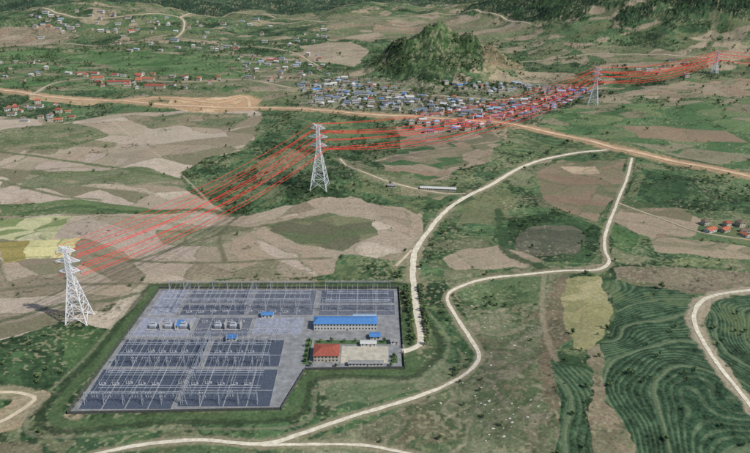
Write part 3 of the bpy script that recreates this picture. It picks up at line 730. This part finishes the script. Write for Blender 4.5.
for (x,y) in [(-61,476),(-61,484),(-61,492),(-61,500),(-61,508),(17,476),(17,483),(-50,506),(-40,507),(-28,506),(-18,507),(8,506),(-56,469),(-34,469),(14,470)]:
    o=newobj('garden_tree',random.choice(TR)); o.location=(x,y,.3); q=random.uniform(4,6); o.scale=(q,q,q)
dy=np.gradient(ys)[:,None]; dx=W[:,None]*np.gradient(sx)[None,:]
Pm=DENS*dy*dx; Pm[(ys<335)|(ys>2400),:]=0; Pm[:, (sx<-.84)|(sx>.84)]=0
cnt=rng.random(Pm.shape)<Pm
r_,c_=np.nonzero(cnt)
if len(r_)>80000: s_=rng.choice(len(r_),80000,replace=False); r_,c_=r_[s_],c_[s_]
pts=np.stack([X[r_,c_]+rng.normal(0,.3,len(r_)),Y[r_,c_],Zb[r_,c_]-.2],1)
pm=bpy.data.meshes.new('woodland'); pm.vertices.add(len(pts)); pm.vertices.foreach_set('co',pts.astype(np.float32).reshape(-1))
sc_=pm.attributes.new('sc','FLOAT','POINT'); scv=(rng.gamma(4,.75,len(pts))+1.4).astype(np.float32); scv*=np.where(pts[:,1]>1400,1.35,1).astype(np.float32)
sc_.data.foreach_set('value',scv)
wo=newobj('woodland',pm)
tc=bpy.data.collections.new('woodland_tree_kinds')
for k,t in enumerate(TR): tc.objects.link(bpy.data.objects.new('woodland_tree',t))
ng=bpy.data.node_groups.new('scatter','GeometryNodeTree')
ng.interface.new_socket('Geometry',in_out='INPUT',socket_type='NodeSocketGeometry'); ng.interface.new_socket('Geometry',in_out='OUTPUT',socket_type='NodeSocketGeometry')
n=ng.nodes; l=ng.links; gi=n.new('NodeGroupInput'); go=n.new('NodeGroupOutput'); ip=n.new('GeometryNodeInstanceOnPoints'); ci=n.new('GeometryNodeCollectionInfo')
ci.inputs['Collection'].default_value=tc; ci.inputs['Separate Children'].default_value=True; ci.inputs['Reset Children'].default_value=True
ip.inputs['Pick Instance'].default_value=True
rv=n.new('FunctionNodeRandomValue'); rv.data_type='FLOAT_VECTOR'; rv.inputs[0].default_value=(-.1,-.1,0); rv.inputs[1].default_value=(.1,.1,6.28)
na=n.new('GeometryNodeInputNamedAttribute'); na.data_type='FLOAT'; na.inputs['Name'].default_value='sc'
l.new(gi.outputs[0],ip.inputs['Points']); l.new(ci.outputs[0],ip.inputs['Instance']); l.new(rv.outputs[0],ip.inputs['Rotation']); l.new(na.outputs[0],ip.inputs['Scale']); l.new(ip.outputs[0],go.inputs[0])
md=wo.modifiers.new('scatter','NODES'); md.node_group=ng

# ------------------------------------------------------------ light & camera
SE,SA=math.radians(47),math.radians(118)
w=bpy.data.worlds.new('World'); bpy.context.scene.world=w; w.use_nodes=True; N=w.node_tree.nodes; L=w.node_tree.links
sk=N.new('ShaderNodeTexSky'); sk.sky_type='NISHITA'; sk.sun_disc=False; sk.sun_elevation=SE; sk.sun_rotation=SA
L.new(sk.outputs[0],N['Background'].inputs[0]); N['Background'].inputs[1].default_value=.13
sd_=bpy.data.lights.new('sun','SUN'); sd_.energy=4.5; sd_.angle=math.radians(.5); sd_.color=(1,.96,.9); so_=bpy.data.objects.new('sun',sd_); bpy.context.scene.collection.objects.link(so_)
from mathutils import Vector
dirv=Vector((math.sin(SA)*math.cos(SE),math.cos(SA)*math.cos(SE),math.sin(SE))); so_.rotation_euler=dirv.to_track_quat('Z','Y').to_euler()
cd=bpy.data.cameras.new('camera'); cd.sensor_width=36; cd.lens=36*F/750; cd.clip_start=1; cd.clip_end=40000
co_=bpy.data.objects.new('camera',cd); bpy.context.scene.collection.objects.link(co_); co_.location=(0,0,HC); co_.rotation_euler=(math.pi/2-PITCH,0,0)
bpy.context.scene.camera=co_
sc=bpy.context.scene; sc.view_settings.view_transform='Standard'; sc.view_settings.look='None'; sc.view_settings.exposure=0
